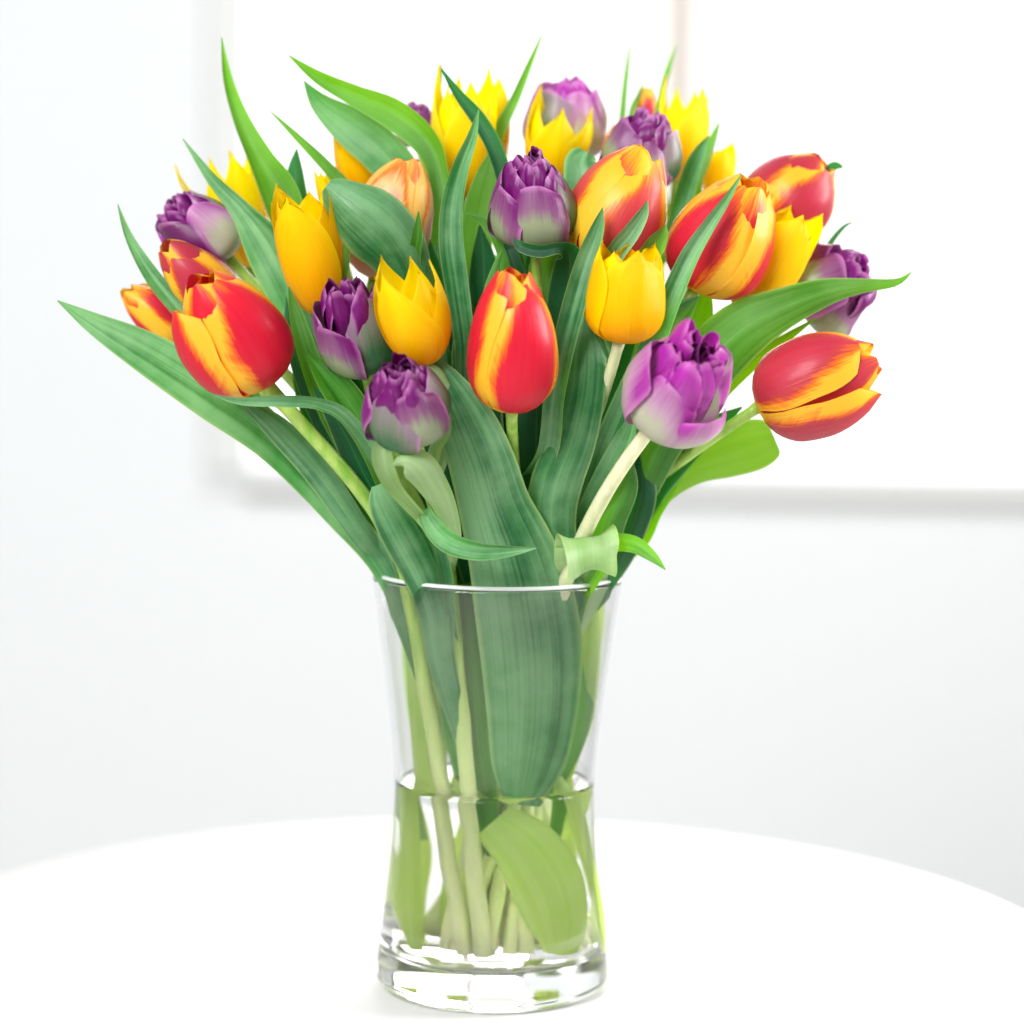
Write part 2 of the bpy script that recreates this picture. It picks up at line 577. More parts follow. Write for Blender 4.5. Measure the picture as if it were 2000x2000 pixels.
link('body', lathe('body', vprof, 128), M['glass'], vase)
rc, rz_ = outer[0][0] - WT / 2, VH + WT * 0.5
rprof = [(rc + 0.00165 * math.cos(2 * math.pi * k / 12), rz_ + 0.0013 + 0.0012 * math.sin(2 * math.pi * k / 12)) for k in range(13)]
rme = bpy.data.meshes.new('rim')
rv, rf = [], []
for k in range(128):
    a = 2 * math.pi * k / 128
    rv += [(r * math.cos(a), r * math.sin(a), z) for r, z in rprof[:12]]
for k in range(128):
    for i in range(12):
        rf.append((k * 12 + i, ((k + 1) % 128) * 12 + i, ((k + 1) % 128) * 12 + (i + 1) % 12, k * 12 + (i + 1) % 12))
rme.from_pydata(rv, [], rf)
link('rim', rme, M['rim'], vase)
tag(vase, 'clear glass waisted vase holding the tulip bouquet on the round table', 'vase')


def inner_r(z):
    best = min(inner, key=lambda q: abs(q[1] - z))
    return best[0]


WL = V(935, 1474, 0).z
wp = [(0.0005, inner_fl - 0.0014), (0.03, inner_fl - 0.0012)]
wi = [q for q in inner[::-1] if q[1] < WL and q[0] > 0.031]
wp += [(r + 0.0004, z - (0.0004 if z < inner_fl + 0.004 else 0)) for r, z in wi]
rw = inner_r(WL)
wp += [(rw + 0.0004, WL + 0.0016), (rw - 0.0012, WL + 0.0005), (rw - 0.0035, WL), (0.0005, WL)]
water = link('vase_water', lathe('vase_water', wp, 128), M['water'])
tag(water, 'clear water filling the lower half of the glass vase', 'water')


# ------------------------------------------------------------------ tulips
def tab_eval(tab, v):
    lo, hi = 0, len(tab) - 1
    if v <= tab[0][0]:
        return tab[0][1]
    if v >= tab[-1][0]:
        return tab[-1][1]
    while hi - lo > 1:
        m = (lo + hi) // 2
        if tab[m][0] <= v:
            lo = m
        else:
            hi = m
    t = (v - tab[lo][0]) / max(1e-9, tab[hi][0] - tab[lo][0])
    return tab[lo][1] + t * (tab[hi][1] - tab[lo][1])


def mk(*k):
    return catmull(k, 60)


RPROF = {
    'red': mk((0, .10), (.05, .46), (.14, .74), (.28, .95), (.42, 1.0), (.58, .97), (.74, .86), (.88, .66), (.96, .46), (1, .36)),
    'yellow': mk((0, .10), (.05, .38), (.14, .62), (.30, .86), (.48, .98), (.66, 1.0), (.84, .95), (1, .84)),
    'yegg': mk((0, .12), (.05, .46), (.14, .74), (.28, .94), (.44, 1.0), (.62, .95), (.82, .84), (1, .68)),
    'purple': mk((0, .12), (.05, .50), (.14, .78), (.30, .98), (.48, 1.02), (.66, .95), (.84, .78), (1, .58)),
    'inner': mk((0, .25), (.2, .55), (.4, .85), (.6, 1.0), (.8, .96), (.92, .80), (1, .55)),
}
WPROF = {
    'red': mk((0, .30), (.12, .62), (.28, .90), (.45, 1.0), (.62, .97), (.78, .88), (.90, .70), (.97, .46), (1, .26)),
    'yellow': mk((0, .30), (.12, .60), (.28, .88), (.45, 1.0), (.60, .97), (.74, .86), (.86, .62), (.94, .36), (1, .05)),
    'point': mk((0, .30), (.12, .62), (.26, .92), (.40, 1.0), (.54, .90), (.68, .68), (.80, .44), (.91, .20), (1, .02)),
    'purple': mk((0, .35), (.12, .66), (.30, .92), (.50, 1.0), (.70, 1.0), (.84, .96), (.93, .86), (1, .60)),
}


def petal(parent, mat, R, L, phi, rp, wp_, W, seed, rs=1.0, open_=0.0, curl=0.0, ruffle=0.0, teeth=0.0, crease=0.0, nu=12, nv=18, zoff=0.0, hs=1.0, dome=0.0, twist=0.0, noise_r=0.055, skew=0.0):
    pts = []
    sd = seed * 13.7
    for j in range(nv + 1):
        v = j / nv
        r = R * rs * tab_eval(RPROF[rp], v)
        z = zoff + L * hs * (0.55 * v + 0.45 * v ** 1.5 if rp != 'inner' else v)
        wd = R * W * tab_eval(WPROF[wp_], v) * (1 + 0.07 * noise.noise(Vector((sd, v * 3.2, 9.1))))
        for i in range(nu + 1):
            u = i / nu * 2 - 1
            th = u * wd / max(r, R * 0.16)
            th = max(-1.75, min(1.75, th))
            nz = noise.noise(Vector((u * 1.1 + sd, v * 1.6, sd * 0.37)))
            n2 = noise.noise(Vector((u * 2.2 + sd, v * 2.6, sd)))
            rr = r * (1 + noise_r * nz) + R * ruffle * n2 * (0.25 + v)
            rr += R * twist * u
            rr += R * curl * (u * u) * v * v * 0.6            # edges curl outward near the top
            rr += R * crease * math.exp(-(u / 0.16) ** 2) * (v * (1 - v)) * 1.6   # mid crease
            rr -= R * 0.05 * (u * u) * (1 - v)
            zz = z - L * (0.05 + dome) * u * u * v
            if teeth:
                tt = noise.noise(Vector((u * 4.5 + sd, 3.3, sd)))
                zz += L * teeth * v ** 8 * (tt + 0.45 * math.exp(-(u / 0.3) ** 2))
                rr += R * 0.05 * v ** 6
            zz += L * 0.02 * n2 * v * (1 + ruffle * 3)
            a = phi + th + skew * (v - 0.4)
            x, y = rr * math.cos(a), rr * math.sin(a)
            pts.append(Vector((x, y, zz)))
    if open_:
        ax = Vector((-math.sin(phi), math.cos(phi), 0))
        out = []
        for q in pts:
            ang = open_ * min(1.0, (max(0, q.z) / L) * 1.8)
            out.append(Matrix.Rotation(ang, 3, ax) @ q)
        pts = out
    me = grid_mesh('petal', pts, nu, nv, lambda a, b: (a, b))
    return link('petal', me, mat, parent)


ALLSTEMS = []
TUL = []


def tube(name, P, radii, mat, parent, seg=10):
    vs, fs = [], []
    n = len(P)
    t0 = (P[1] - P[0]).normalized()
    up = Vector((0, 1, 0)) if abs(t0.y) < 0.8 else Vector((1, 0, 0))
    for i in range(n):
        t = (P[min(i + 1, n - 1)] - P[max(i - 1, 0)]).normalized()
        s = t.cross(up).normalized()
        up = s.cross(t).normalized()
        for k in range(seg):
            a = 2 * math.pi * k / seg
            vs.append(P[i] + (s * math.cos(a) + up * math.sin(a)) * radii[i])
    for i in range(n - 1):
        for k in range(seg):
            k2 = (k + 1) % seg
            fs.append((i * seg + k, i * seg + k2, (i + 1) * seg + k2, (i + 1) * seg + k))
    fs.append(tuple(range(seg))[::-1])
    fs.append(tuple((n - 1) * seg + k for k in range(seg)))
    me = bpy.data.meshes.new(name)
    me.from_pydata([tuple(v) for v in vs], [], fs)
    return link(name, me, mat, parent)


def tulip(kind, bx, by, tx, ty, Yb, Yt, wpx, label, mat, spin=0.0, opens=(), neck=None, bot=None, stem='stem', shape=None, via=None, hl=1.0, mats=None, inmat=None, srad=0.0034, rsc=1.0, teeth=0.02, tipw='yellow', opening=1.0, skewdir=1, oh=(.70, .88)):
    idx = len(TUL)
    rng = random.Random(idx * 7 + 3)
    B = V(bx, by, Yb)
    Tp = V(tx, ty, Yt)
    L = (Tp - B).length * hl
    axis = (Tp - B).normalized()
    R = wpx * px(Yb) / 2 * rsc
    root = bpy.data.objects.new({'red': 'red_tulip', 'yellow': 'yellow_tulip', 'purple': 'purple_tulip'}[kind], None)
    COL.objects.link(root)
    root.empty_display_size = 0.01
    tag(root, label, 'tulip', {'red': 'red and yellow tulips in the vase', 'yellow': 'yellow tulips in the vase', 'purple': 'purple double tulips in the vase'}[kind])
    # head frame: local z along axis; local -y towards the camera as far as possible, so spin is stable
    toc = (CAM - B).normalized()
    zc = axis
    yv = -(toc - zc * toc.dot(zc)).normalized()
    xv = yv.cross(zc)
    HM = Matrix((xv, yv, zc)).transposed().to_4x4()
    HM.translation = B
    ps = []
    opens = dict(opens)
    if kind == 'red':
        for k in range(3):
            ph = -math.pi / 2 + spin + math.pi / 3 + k * 2 * math.pi / 3
            ps.append(petal(root, M[(mats or {}).get(k + 3, mat)], R, L, ph, 'red', 'red', 1.02, idx * 10 + k + 5, rs=0.875, hs=rng.uniform(.97, 1.03), ruffle=0.02, noise_r=.03, skew=rng.uniform(-.2, .2),  open_=opens.get(k + 3, 0.0)))
        for k in range(3):
            ph = -math.pi / 2 + spin + k * 2 * math.pi / 3
            ps.append(petal(root, M[(mats or {}).get(k, mat)], R, L, ph, 'red', 'red', 1.10, idx * 10 + k, rs=1.0, hs=rng.uniform(.92, .98), curl=0.06, ruffle=0.02, noise_r=.04, skew=rng.uniform(.15, .4) * skewdir,  open_=opens.get(k, 0.0), crease=0.03))
    elif kind == 'yellow':
        sh = shape or 'yellow'
        for k in range(3):
            ph = -math.pi / 2 + spin + math.pi / 3 + k * 2 * math.pi / 3
            ps.append(petal(root, M[mat], R, L, ph, sh, tipw, 1.08, idx * 10 + k + 5, rs=0.86, hs=rng.uniform(.80, .95), ruffle=0.035, skew=rng.uniform(-.3, .3), teeth=teeth, crease=-0.06, open_=opens.get(k + 3, 0.0)))
        for k in range(3):
            ph = -math.pi / 2 + spin + k * 2 * math.pi / 3
            ps.append(petal(root, M[mat], R, L, ph, sh, tipw, 1.20, idx * 10 + k, rs=1.0, hs=rng.uniform(.86, 1.0) if k == 0 else rng.uniform(.90, 1.06), curl=0.05, ruffle=0.035, skew=rng.uniform(-.35, .35), teeth=teeth, crease=0.08, open_=opens.get(k, 0.0), twist=.03))
    else:
        im = inmat or (mat + '_in')
        n = 5
        for k in range(n):
            ph = -math.pi / 2 + spin + k * 2 * math.pi / n + rng.uniform(-.12, .12)
            mm = M[(mats or {}).get(k, mat)]
            ps.append(petal(root, mm, R, L, ph, 'purple', 'purple', rng.uniform(.80, .94), idx * 40 + k, rs=rng.uniform(.99, 1.03), hs=rng.uniform(*oh), curl=rng.uniform(.0, .10), ruffle=0.06, noise_r=.04, dome=.11, twist=.07, crease=rng.uniform(-.03, .06), open_=opens.get(k, rng.uniform(.02, .14))))
        for ring, (cnt, rs, h0, h1, W, ruf, rp) in enumerate(((5, .74, .82, .93, .62, .05, 'purple'), (6, .66, .86, .98, .52, .12, 'inner'), (5, .46, .90, 1.02, .46, .15, 'inner'), (4, .26, .92, 1.0, .34, .14, 'inner'))):
            for k in range(cnt):
                ph = ring * 0.63 + spin + k * 2 * math.pi / cnt + rng.uniform(-.22, .22)
                ps.append(petal(root, M[im], R, L, ph, rp, 'purple', W, idx * 40 + ring * 8 + k + 7, rs=rs * rng.uniform(.94, 1.08), hs=rng.uniform(h0, h1), curl=rng.uniform(-.30, .10), ruffle=ruf, noise_r=.04, twist=.03 if ring == 0 else rng.choice((-.1, .1)), crease=rng.uniform(-.1, .25), nu=12, nv=16, dome=.12, open_=rng.uniform(-.08, -.02) if ring == 0 else rng.uniform(-.05, .10) * opening))
    for o in ps:
        o.data.transform(HM)
    # stem
    if neck is None:
        n2 = Vector((B.x, B.y + 0.0))
        k = 0.24
        nk = Vector((B.x * k, B.y * 0.4 + 0.008))
        if nk.length > 0.050:
            nk *= 0.050 / nk.length
        nk += Vector((rng.uniform(-.008, .008), rng.uniform(-.008, .008)))
    else:
        nk = Vector(neck)
    if bot is None:
        bt = Vector((-nk.x * 0.7 + rng.uniform(-.022, .026) + 0.006, -nk.y * 0.4 + rng.uniform(-.012, .03)))
        if bt.length > 0.045:
            bt *= 0.045 / bt.length
    else:
        bt = Vector(bot)
    N = Vector((nk.x, nk.y, VH - 0.005))
    Bt = Vector((bt.x, bt.y, inner_fl + 0.001 + srad * 0.3))
    dn = (Bt - N).normalized()
    d = (B - N).length
    c1 = B - axis * d * 0.38
    c2 = N - dn * d * 0.33
    if via:
        c1 = V(*via)
    P = []
    for i in range(22):
        t = i / 21
        P.append((B + axis * 0.002) * (1 - t) ** 3 + c1 * 3 * t * (1 - t) ** 2 + c2 * 3 * t * t * (1 - t) + N * t ** 3)
    for i in range(1, 13):
        t = i / 12
        sag = Vector((rng.uniform(-1, 1), rng.uniform(-1, 1), 0)) * 0.0006
        P.append(N.lerp(Bt, t) + sag * (1 if i < 12 else 0))
    rr = [srad * (0.92 + 0.22 * i / (len(P) - 1)) for i in range(len(P))]
    rr[0] = srad * 1.15
    tube('stem', P, rr, M[stem], root)
    TUL.append(root)
    ALLSTEMS.append(P)
    return root


# kind, base, tip, depth base/tip, width, label ...
# -- front row
T_R10 = tulip('red', 965, 776, 972, 508, -.105, -.125, 172, 'red tulip with a broad yellow petal margin in the centre front of the bouquet', 'red', spin=.42, neck=(.012, -.01), bot=(.004, .022), via=(966, 900, -.05))
T_R1 = tulip('red', 500, 722, 376, 526, -.085, -.115, 196, 'glossy red tulip with yellow petal edges resting on the big leaf that points outward', 'red', spin=.55, opens=((2, .16),), neck=(-.049, -.040), bot=(-.012, -.016), via=(590, 835, -.105), srad=.0042)
T_Y10 = tulip('yellow', 806, 690, 748, 486, -.105, -.115, 134, 'pointed yellow tulip standing between the red centre tulip and two dark purple ones', 'yellow', spin=-.45, teeth=.0, tipw='point')
T_P8 = tulip('purple', 690, 700, 655, 525, -.075, -.10, 140, 'dark purple double tulip with a green outer petal beside the pointed yellow tulip', 'purple', spin=.5, mats={0: 'purple_gr', 1: 'purple_gr'}, rsc=.95, opens=((4, .34), (3, .22)), opening=2.2, oh=(.62, .86))
T_P9 = tulip('purple', 778, 818, 745, 688, -.12, -.15, 168, 'drooping purple double tulip with pale curled leaves under it, lowest of the bouquet', 'purple', spin=.35, neck=(-.026, -.042), bot=(-.004, -.022), mats={4: 'purple_gr', 1: 'purple_gr'}, srad=.0042, via=(820, 960, -.10), rsc=.95)
T_Y9 = tulip('yellow', 1168, 646, 1195, 452, -.085, -.095, 152, 'yellow egg-shaped tulip with a jagged tip on a pale pinkish stem', 'yellow_deep', spin=.35, shape='yegg', stem='stem_pale', neck=(.026, -.01), via=(1130, 800, -.065))
T_P7 = tulip('purple', 1250, 782, 1324, 654, -.105, -.165, 190, 'open light purple double tulip with pale outer petals on a thick pale stem', 'purple_lt', spin=-.15, stem='stem_pale', neck=(.036, -.048), via=(1145, 905, -.112), srad=.0042, opens=((1, .30),), rsc=.96)
T_R9 = tulip('red', 1428, 768, 1650, 678, -.05, -.065, 180, 'dusty red tulip with orange edges leaning away beyond the light purple tulip', 'red_dusty', spin=-.75, opens=((0, .10), (1, .14)), neck=(.045, -.012), via=(1310, 850, -.045))
# -- middle
T_Y2 = tulip('yellow', 608, 596, 562, 352, -.045, -.055, 122, 'tall slender yellow tulip between the grey-green leaf and the broad green leaf', 'yellow_deep', spin=-.25)
T_P4 = tulip('purple', 1010, 458, 1002, 286, -.055, -.075, 166, 'round purple double tulip with a dark petal above a small curled green leaf', 'purple', spin=.15, mats={1: 'purple_gr', 2: 'purple_dk'}, rsc=.95)
T_R6 = tulip('red', 1118, 502, 1222, 284, -.045, -.055, 190, 'large red and yellow tulip beside the round purple tulip, leaf tips in front of it', 'red_warm', spin=.5)
T_R7 = tulip('red', 1310, 548, 1425, 340, -.035, -.05, 196, 'flamed red tulip with yellow streaks crossed by a long narrow leaf', 'red_flamed', spin=-.5)
T_Y7 = tulip('yellow', 1398, 588, 1512, 384, -.012, -.02, 128, 'leaning yellow tulip behind the flamed red tulip, above the big leaf', 'yellow', spin=.3)
T_R4 = tulip('red', 706, 528, 772, 296, -.012, -.02, 158, 'pale pink and red tulip mostly hidden behind a broad green leaf', 'red_pale', spin=-.5, mats={2: 'red', 4: 'red', 5: 'red'})
T_R2 = tulip('red', 432, 590, 312, 462, -.03, -.045, 118, 'small dull red tulip behind the glossy red one, under a purple tulip', 'red_dusty', spin=-.2)
T_R3 = tulip('red', 350, 635, 236, 545, .0, -.01, 92, 'small orange tulip at the outer edge behind the big pointed leaf', 'red_flamed', spin=.6, opens=((1, .2),))
T_P1 = tulip('purple', 430, 488, 318, 380, .0, -.012, 138, 'grey-purple double tulip at the outer edge above the small dull red tulip', 'purple_lt', spin=.3, oh=(.86, .96), mats={1: 'purple_gr', 4: 'purple_dk', 2: 'purple_gr'}, inmat='purple_in', rsc=.95)
T_P6 = tulip('purple', 1512, 578, 1640, 498, .015, .0, 186, 'purple double tulip at the outer edge half covered by the big twisted leaf', 'purple', spin=-.5, mats={3: 'purple_gr'}, rsc=.95)
# -- back
T_Y1 = tulip('yellow', 475, 505, 412, 275, .035, .03, 118, 'bright yellow tulip behind the grey-purple tulip with narrow leaves crossing it', 'yellow_light', spin=.4, tipw='point', opens=((1, .12), (2, .16)))
T_R8 = tulip('red', 1445, 425, 1556, 304, .03, .02, 172, 'dull red tulip behind the flamed red tulip, leaning outward on its own', 'red_dusty', spin=.6)
T_P5 = tulip('purple', 1198, 348, 1226, 204, .02, .01, 146, 'purple double tulip with a frilled tip behind the large red and yellow tulip', 'purple', spin=.1, mats={1: 'purple_gr'}, rsc=.96)
T_Y5 = tulip('yellow', 1034, 350, 1062, 178, .05, .045, 112, 'spread yellow tulip right behind the round purple tulip', 'yellow_light', spin=0, teeth=.02, tipw='point', opens=((1, .12), (3, .14)))
T_P3 = tulip('purple', 1066, 300, 1072, 146, .085, .075, 156, 'pale purple double tulip with a green outer petal behind the spread yellow tulip', 'purple_lt', spin=.4, oh=(.85, .95), mats={4: 'purple_gr'}, rsc=.96)
T_Y4 = tulip('yellow', 868, 375, 882, 128, .03, .025, 120, 'tallest bright yellow tulip behind the two crossing narrow leaves', 'yellow_light', spin=.35, tipw='point')
T_Y4b = tulip('yellow', 922, 360, 926, 158, .075, .07, 74, 'slim yellow tulip tucked behind the tallest yellow tulip', 'yellow_light', spin=.7)
T_Y6 = tulip('yellow', 1278, 345, 1300, 152, .075, .07, 96, 'yellow tulip with one long pointed petal behind the frilled purple tulip', 'yellow_light', spin=.5, tipw='point')
T_R5 = tulip('red', 1214, 250, 1222, 164, .12, .115, 50, 'tiny blurred orange tulip peeking out behind the frilled purple tulip', 'red_flamed', spin=.2)
T_Y8 = tulip('yellow', 1350, 385, 1364, 268, .10, .095, 62, 'small yellow tulip behind the two short dark leaves', 'yellow_light', spin=.2)
T_P2 = tulip('purple', 795, 275, 778, 190, .085, .08, 82, 'small purple double tulip behind the long arching leaf', 'purple', spin=.2)
T_Y3 = tulip('yellow', 690, 372, 668, 222, .035, .03, 92, 'orange-yellow tulip behind the wide arching leaf', 'yellow_deep', spin=.2)
T_Y11 = tulip('yellow', 632, 420, 612, 306, .02, .015, 48, 'narrow yellow tulip behind the tall slender yellow one', 'yellow_light', spin=.5)
T_R11 = tulip('red', 1175, 345, 1168, 232, .055, .05, 76, 'salmon tulip mostly hidden behind the frilled purple tulip', 'red_pale', spin=.3)

# ------------------------------------------------------------------ leaves
NL = 34
NW = 10


def leaf(pts, mat='leaf', cup=-0.22, roll=0.0, roll_end=None, wave=0.05, seed=None, side_hint=None, attach=True, owner=None, name='leaf', fold=0.0):
    """pts: list of (x, y, depth, width px) from the tip to the base"""
    idx = leaf.count
    leaf.count += 1
    sd = (seed if seed is not None else idx) * 5.31
    K = []
    for q in pts:
        P = V(q[0], q[1], q[2]) if len(q) == 4 else Vector(q[0:3])
        K.append((P.x, P.y, P.z, q[3] * px(q[2]) if len(q) == 4 else q[3]))
    last = Vector(K[-1][:3])
    best = None
    for ti, SP in enumerate(ALLSTEMS):
        if owner is not None and TUL[ti] is not owner:
            continue
        for i, sp in enumerate(SP):
            if sp.z < last.z - 0.012 and sp.z > 0.10:
                dd = (sp - last).length
                if best is None or dd < best[0]:
                    best = (dd, ti, i)
    if best is None:
        best = (1, idx % len(TUL), 20)
    root = TUL[best[1]]
    if attach:
        SP = ALLSTEMS[best[1]]
        q = SP[min(best[2] + 2, len(SP) - 1)]
        K.append((q.x, q.y, q.z, K[-1][3] * 0.55))
    R_ = catmull(K, NL)
    ctr = [Vector(r[:3]) for r in R_]
    wid = [max(0.0004, r[3]) for r in R_]
    out = []
    prev = None
    for j in range(NL + 1):
        s = j / NL
        t = (ctr[min(j + 1, NL)] - ctr[max(j - 1, 0)]).normalized()
        view = (ctr[j] - CAM).normalized()
        if side_hint is not None:
            sh = Vector(side_hint)
            side = (sh - t * sh.dot(t)).normalized()
        else:
            side = t.cross(view)
            if prev is not None and side.length < 0.25:
                side = prev - t * prev.dot(t)
            side.normalize()
            if prev is not None and side.dot(prev) < 0:
                side = -side
            prev = side.copy()
        nrm = side.cross(t)
        if side_hint is None and nrm.dot(view) > 0:
            nrm = -nrm
        ro = rad(roll + ((roll_end - roll) * s if roll_end is not None else 0.0))
        ro += 0.22 * noise.noise(Vector((sd, s * 2.0, 1.7)))
        Rm = Matrix.Rotation(ro, 3, t)
        sd_, nm_ = Rm @ side, Rm @ nrm
        h = wid[j] / 2
        for i in range(NW + 1):
            tt = i / NW * 2 - 1
            wv = wave * noise.noise(Vector((sd + tt * 0.7, s * 4.0, tt * 1.3))) * abs(tt) ** 1.5
            off = -cup * 1.5 * (0.55 * tt * tt + 0.45 * abs(tt) - 0.4) + wv
            off += fold * abs(tt)
            lat = tt * (1 - 0.25 * abs(cup) * tt * tt)
            out.append(ctr[j] + sd_ * (h * lat) - nm_ * (h * off) * 1.0)
    asp = sum((ctr[i + 1] - ctr[i]).length for i in range(NL)) / max(max(wid), 1e-4)
    me = grid_mesh('leaf', out, NW, NL, lambda a, b: (a, b * asp))
    return link(name, me, M[mat], root)


leaf.count = 0

# outer silhouette leaves, from the left edge of the bouquet round to the right
leaf([(108, 567, -.06, 2), (180, 612, -.06, 44), (280, 668, -.06, 84), (400, 745, -.06, 100), (520, 835, -.055, 84), (640, 965, -.045, 66), (735, 1090, -.03, 48)], 'leaf_gl', cup=.16, owner=T_R1)
leaf([(222, 385, -.04, 2), (245, 450, -.04, 18), (290, 525, -.045, 34), (345, 590, -.045, 38), (430, 690, -.04, 36), (560, 850, -.03, 30)], 'leaf_gl', cup=.35)
leaf([(345, 262, -.005, 2), (400, 338, -.01, 24), (455, 398, -.02, 46), (505, 470, -.025, 92), (550, 555, -.03, 96), (600, 680, -.03, 70), (680, 850, -.02, 50)], 'leaf_gl', cup=-.3)
leaf([(418, 70, .01, 2), (430, 150, .01, 20), (455, 225, .008, 34), (492, 300, .0, 52), (528, 365, -.005, 78), (560, 460, -.01, 70), (620, 650, -.01, 50)], 'leaf', cup=.4)
leaf([(560, 280, .015, 2), (557, 320, .015, 30), (560, 370, .012, 44), (575, 450, .01, 46), (640, 640, .01, 40)], 'leaf_dk', cup=-.2)
leaf([(508, 208, .0, 2), (560, 258, .0, 14), (620, 318, .0, 24), (680, 390, .0, 30), (740, 520, .0, 30)], 'leaf', cup=-.3)
leaf([(543, 103, .0, 2), (600, 145, .0, 26), (670, 180, .0, 44), (745, 215, -.002, 64), (805, 268, -.005, 58), (830, 335, -.008, 40), (845, 430, -.01, 36)], 'leaf', cup=.35, roll=10)
leaf([(573, 152, .012, 2), (605, 195, .012, 42), (660, 238, .01, 78), (720, 288, .008, 88), (765, 350, .005, 84), (800, 450, .0, 60)], 'leaf_gl', cup=.3)
# broad leaf in front of the pink tulip, tip rolled
leaf([(616, 350, -.055, 30), (632, 362, -.055, 76), (668, 392, -.058, 128), (712, 428, -.058, 150), (755, 480, -.054, 132), (790, 570, -.045, 80), (830, 720, -.035, 50)], 'leaf_gl', cup=-.42, wave=.1)
leaf([(790, 398, -.06, 2), (788, 440, -.058, 20), (782, 500, -.05, 26), (800, 600, -.045, 24)], 'leaf', cup=.3)
# centre spikes
leaf([(903, 207, -.045, 2), (890, 260, -.045, 22), (868, 320, -.046, 36), (853, 390, -.048, 46), (852, 460, -.05, 52), (862, 540, -.05, 50), (876, 640, -.045, 44), (890, 760, -.04, 40)], 'leaf_gl', cup=.35, wave=.12)
leaf([(833, 130, -.01, 3), (865, 178, -.01, 20), (905, 228, -.012, 32), (935, 285, -.015, 34), (955, 360, -.018, 34), (960, 470, -.02, 34)], 'leaf_dk', cup=.3)
leaf([(1025, 60, .05, 2), (1000, 120, .05, 12), (970, 190, .045, 20), (940, 250, .04, 26), (915, 330, .03, 30)], 'leaf', cup=.3)
leaf([(835, 108, .07, 1), (830, 160, .07, 9), (824, 230, .065, 14), (815, 320, .06, 16)], 'leaf_dk')
leaf([(1192, 65, .10, 1), (1183, 130, .10, 9), (1176, 200, .095, 13), (1170, 300, .08, 16)], 'leaf')
leaf([(1277, 85, .10, 1), (1262, 125, .10, 10), (1248, 180, .095, 13), (1235, 280, .08, 16)], 'leaf')
leaf([(1217, 150, .11, 1), (1205, 178, .11, 8), (1190, 230, .10, 12)], 'leaf')
leaf([(1338, 255, .03, 2), (1322, 285, .028, 26), (1305, 325, .025, 38), (1285, 390, .02, 36), (1250, 480, .015, 30)], 'leaf_gl', cup=.35)
leaf([(1358, 229, .045, 2), (1345, 262, .045, 16), (1330, 305, .04, 22), (1315, 370, .035, 22)], 'leaf')
leaf([(1108, 288, -.015, 40), (1100, 305, -.015, 74), (1104, 340, -.018, 90), (1096, 400, -.02, 80), (1070, 500, -.02, 60)], 'leaf_gl', cup=-.25)
leaf([(930, 292, -.012, 20), (918, 340, -.014, 50), (905, 400, -.016, 64), (895, 480, -.02, 64), (900, 600, -.02, 50)], 'leaf', cup=.15)
leaf([(1400, 328, -.075, 2), (1372, 375, -.078, 17), (1338, 425, -.08, 28), (1300, 485, -.085, 40), (1262, 570, -.09, 46), (1230, 650, -.088, 52), (1190, 740, -.078, 62), (1140, 860, -.06, 62), (1105, 985, -.035, 50)], 'leaf_gl', cup=.4)
leaf([(1137, 392, -.085, 2), (1128, 430, -.087, 28), (1108, 490, -.09, 44), (1085, 570, -.092, 50), (1062, 660, -.09, 48), (1045, 750, -.085, 44), (1030, 860, -.07, 44)], 'leaf_gl', cup=.4)
leaf([(1222, 378, -.08, 2), (1212, 405, -.08, 24), (1190, 440, -.08, 36), (1160, 480, -.078, 40), (1120, 560, -.07, 36)], 'leaf_gl', cup=.3)
leaf([(1256, 424, -.08, 2), (1250, 442, -.08, 26), (1232, 470, -.078, 44), (1190, 540, -.07, 40)], 'leaf', cup=.3)
leaf([(1720, 513, -.035, 2), (1690, 533, -.035, 16), (1620, 540, -.038, 32), (1555, 552, -.042, 58), (1480, 580, -.048, 84), (1400, 622, -.052, 118), (1325, 700, -.055, 124), (1250, 830, -.05, 90), (1180, 980, -.035, 60)], 'leaf', cup=-.25, wave=.1)
leaf([(1540, 600, -.03, 2), (1480, 640, -.03, 20), (1410, 690, -.03, 34), (1340, 760, -.03, 40), (1260, 880, -.025, 40)], 'leaf_br', cup=.2)
leaf([(1318, 560, -.07, 4), (1290, 585, -.072, 44), (1262, 620, -.072, 56), (1235, 700, -.07, 48), (1190, 830, -.06, 40)], 'leaf_gl', cup=.3)
leaf([(1342, 622, -.06, 2), (1340, 660, -.06, 22), (1325, 720, -.058, 30)], 'leaf_br')
leaf([(1612, 418, .02, 1), (1590, 430, .02, 8), (1560, 470, .018, 12), (1530, 540, .015, 14)], 'leaf_dk')
leaf([(1590, 315, .025, 6), (1568, 318, .028, 22), (1545, 380, .03, 30), (1535, 450, .03, 26), (1480, 560, .02, 24)], 'leaf_dk')
# leaf in the brightened backlit green, under the outermost red tulip
leaf([(1462, 828, -.02, 56), (1452, 832, -.02, 88), (1420, 842, -.02, 108), (1370, 858, -.02, 104), (1310, 882, -.02, 78), (1250, 930, -.02, 52), (1190, 1010, -.02, 40)], 'leaf_br', cup=-.12, roll=-18)
leaf([(1400, 768, -.03, 4), (1340, 808, -.032, 44), (1280, 862, -.035, 62), (1220, 935, -.035, 66), (1165, 1030, -.03, 54)], 'leaf_dk', cup=.2)
leaf([(1300, 868, -.03, 2), (1268, 908, -.03, 30), (1232, 965, -.03, 38), (1195, 1030, -.028, 40)], 'leaf', cup=.2)
leaf([(1200, 770, -.095, 3), (1178, 830, -.082, 44), (1142, 905, -.066, 54), (1105, 990, -.045, 50), (1085, 1090, -.03, 40)], 'leaf_gl', cup=.25)
leaf([(1192, 865, -.06, 4), (1180, 915, -.06, 52), (1155, 975, -.055, 62), (1125, 1060, -.045, 56)], 'leaf', cup=-.2)
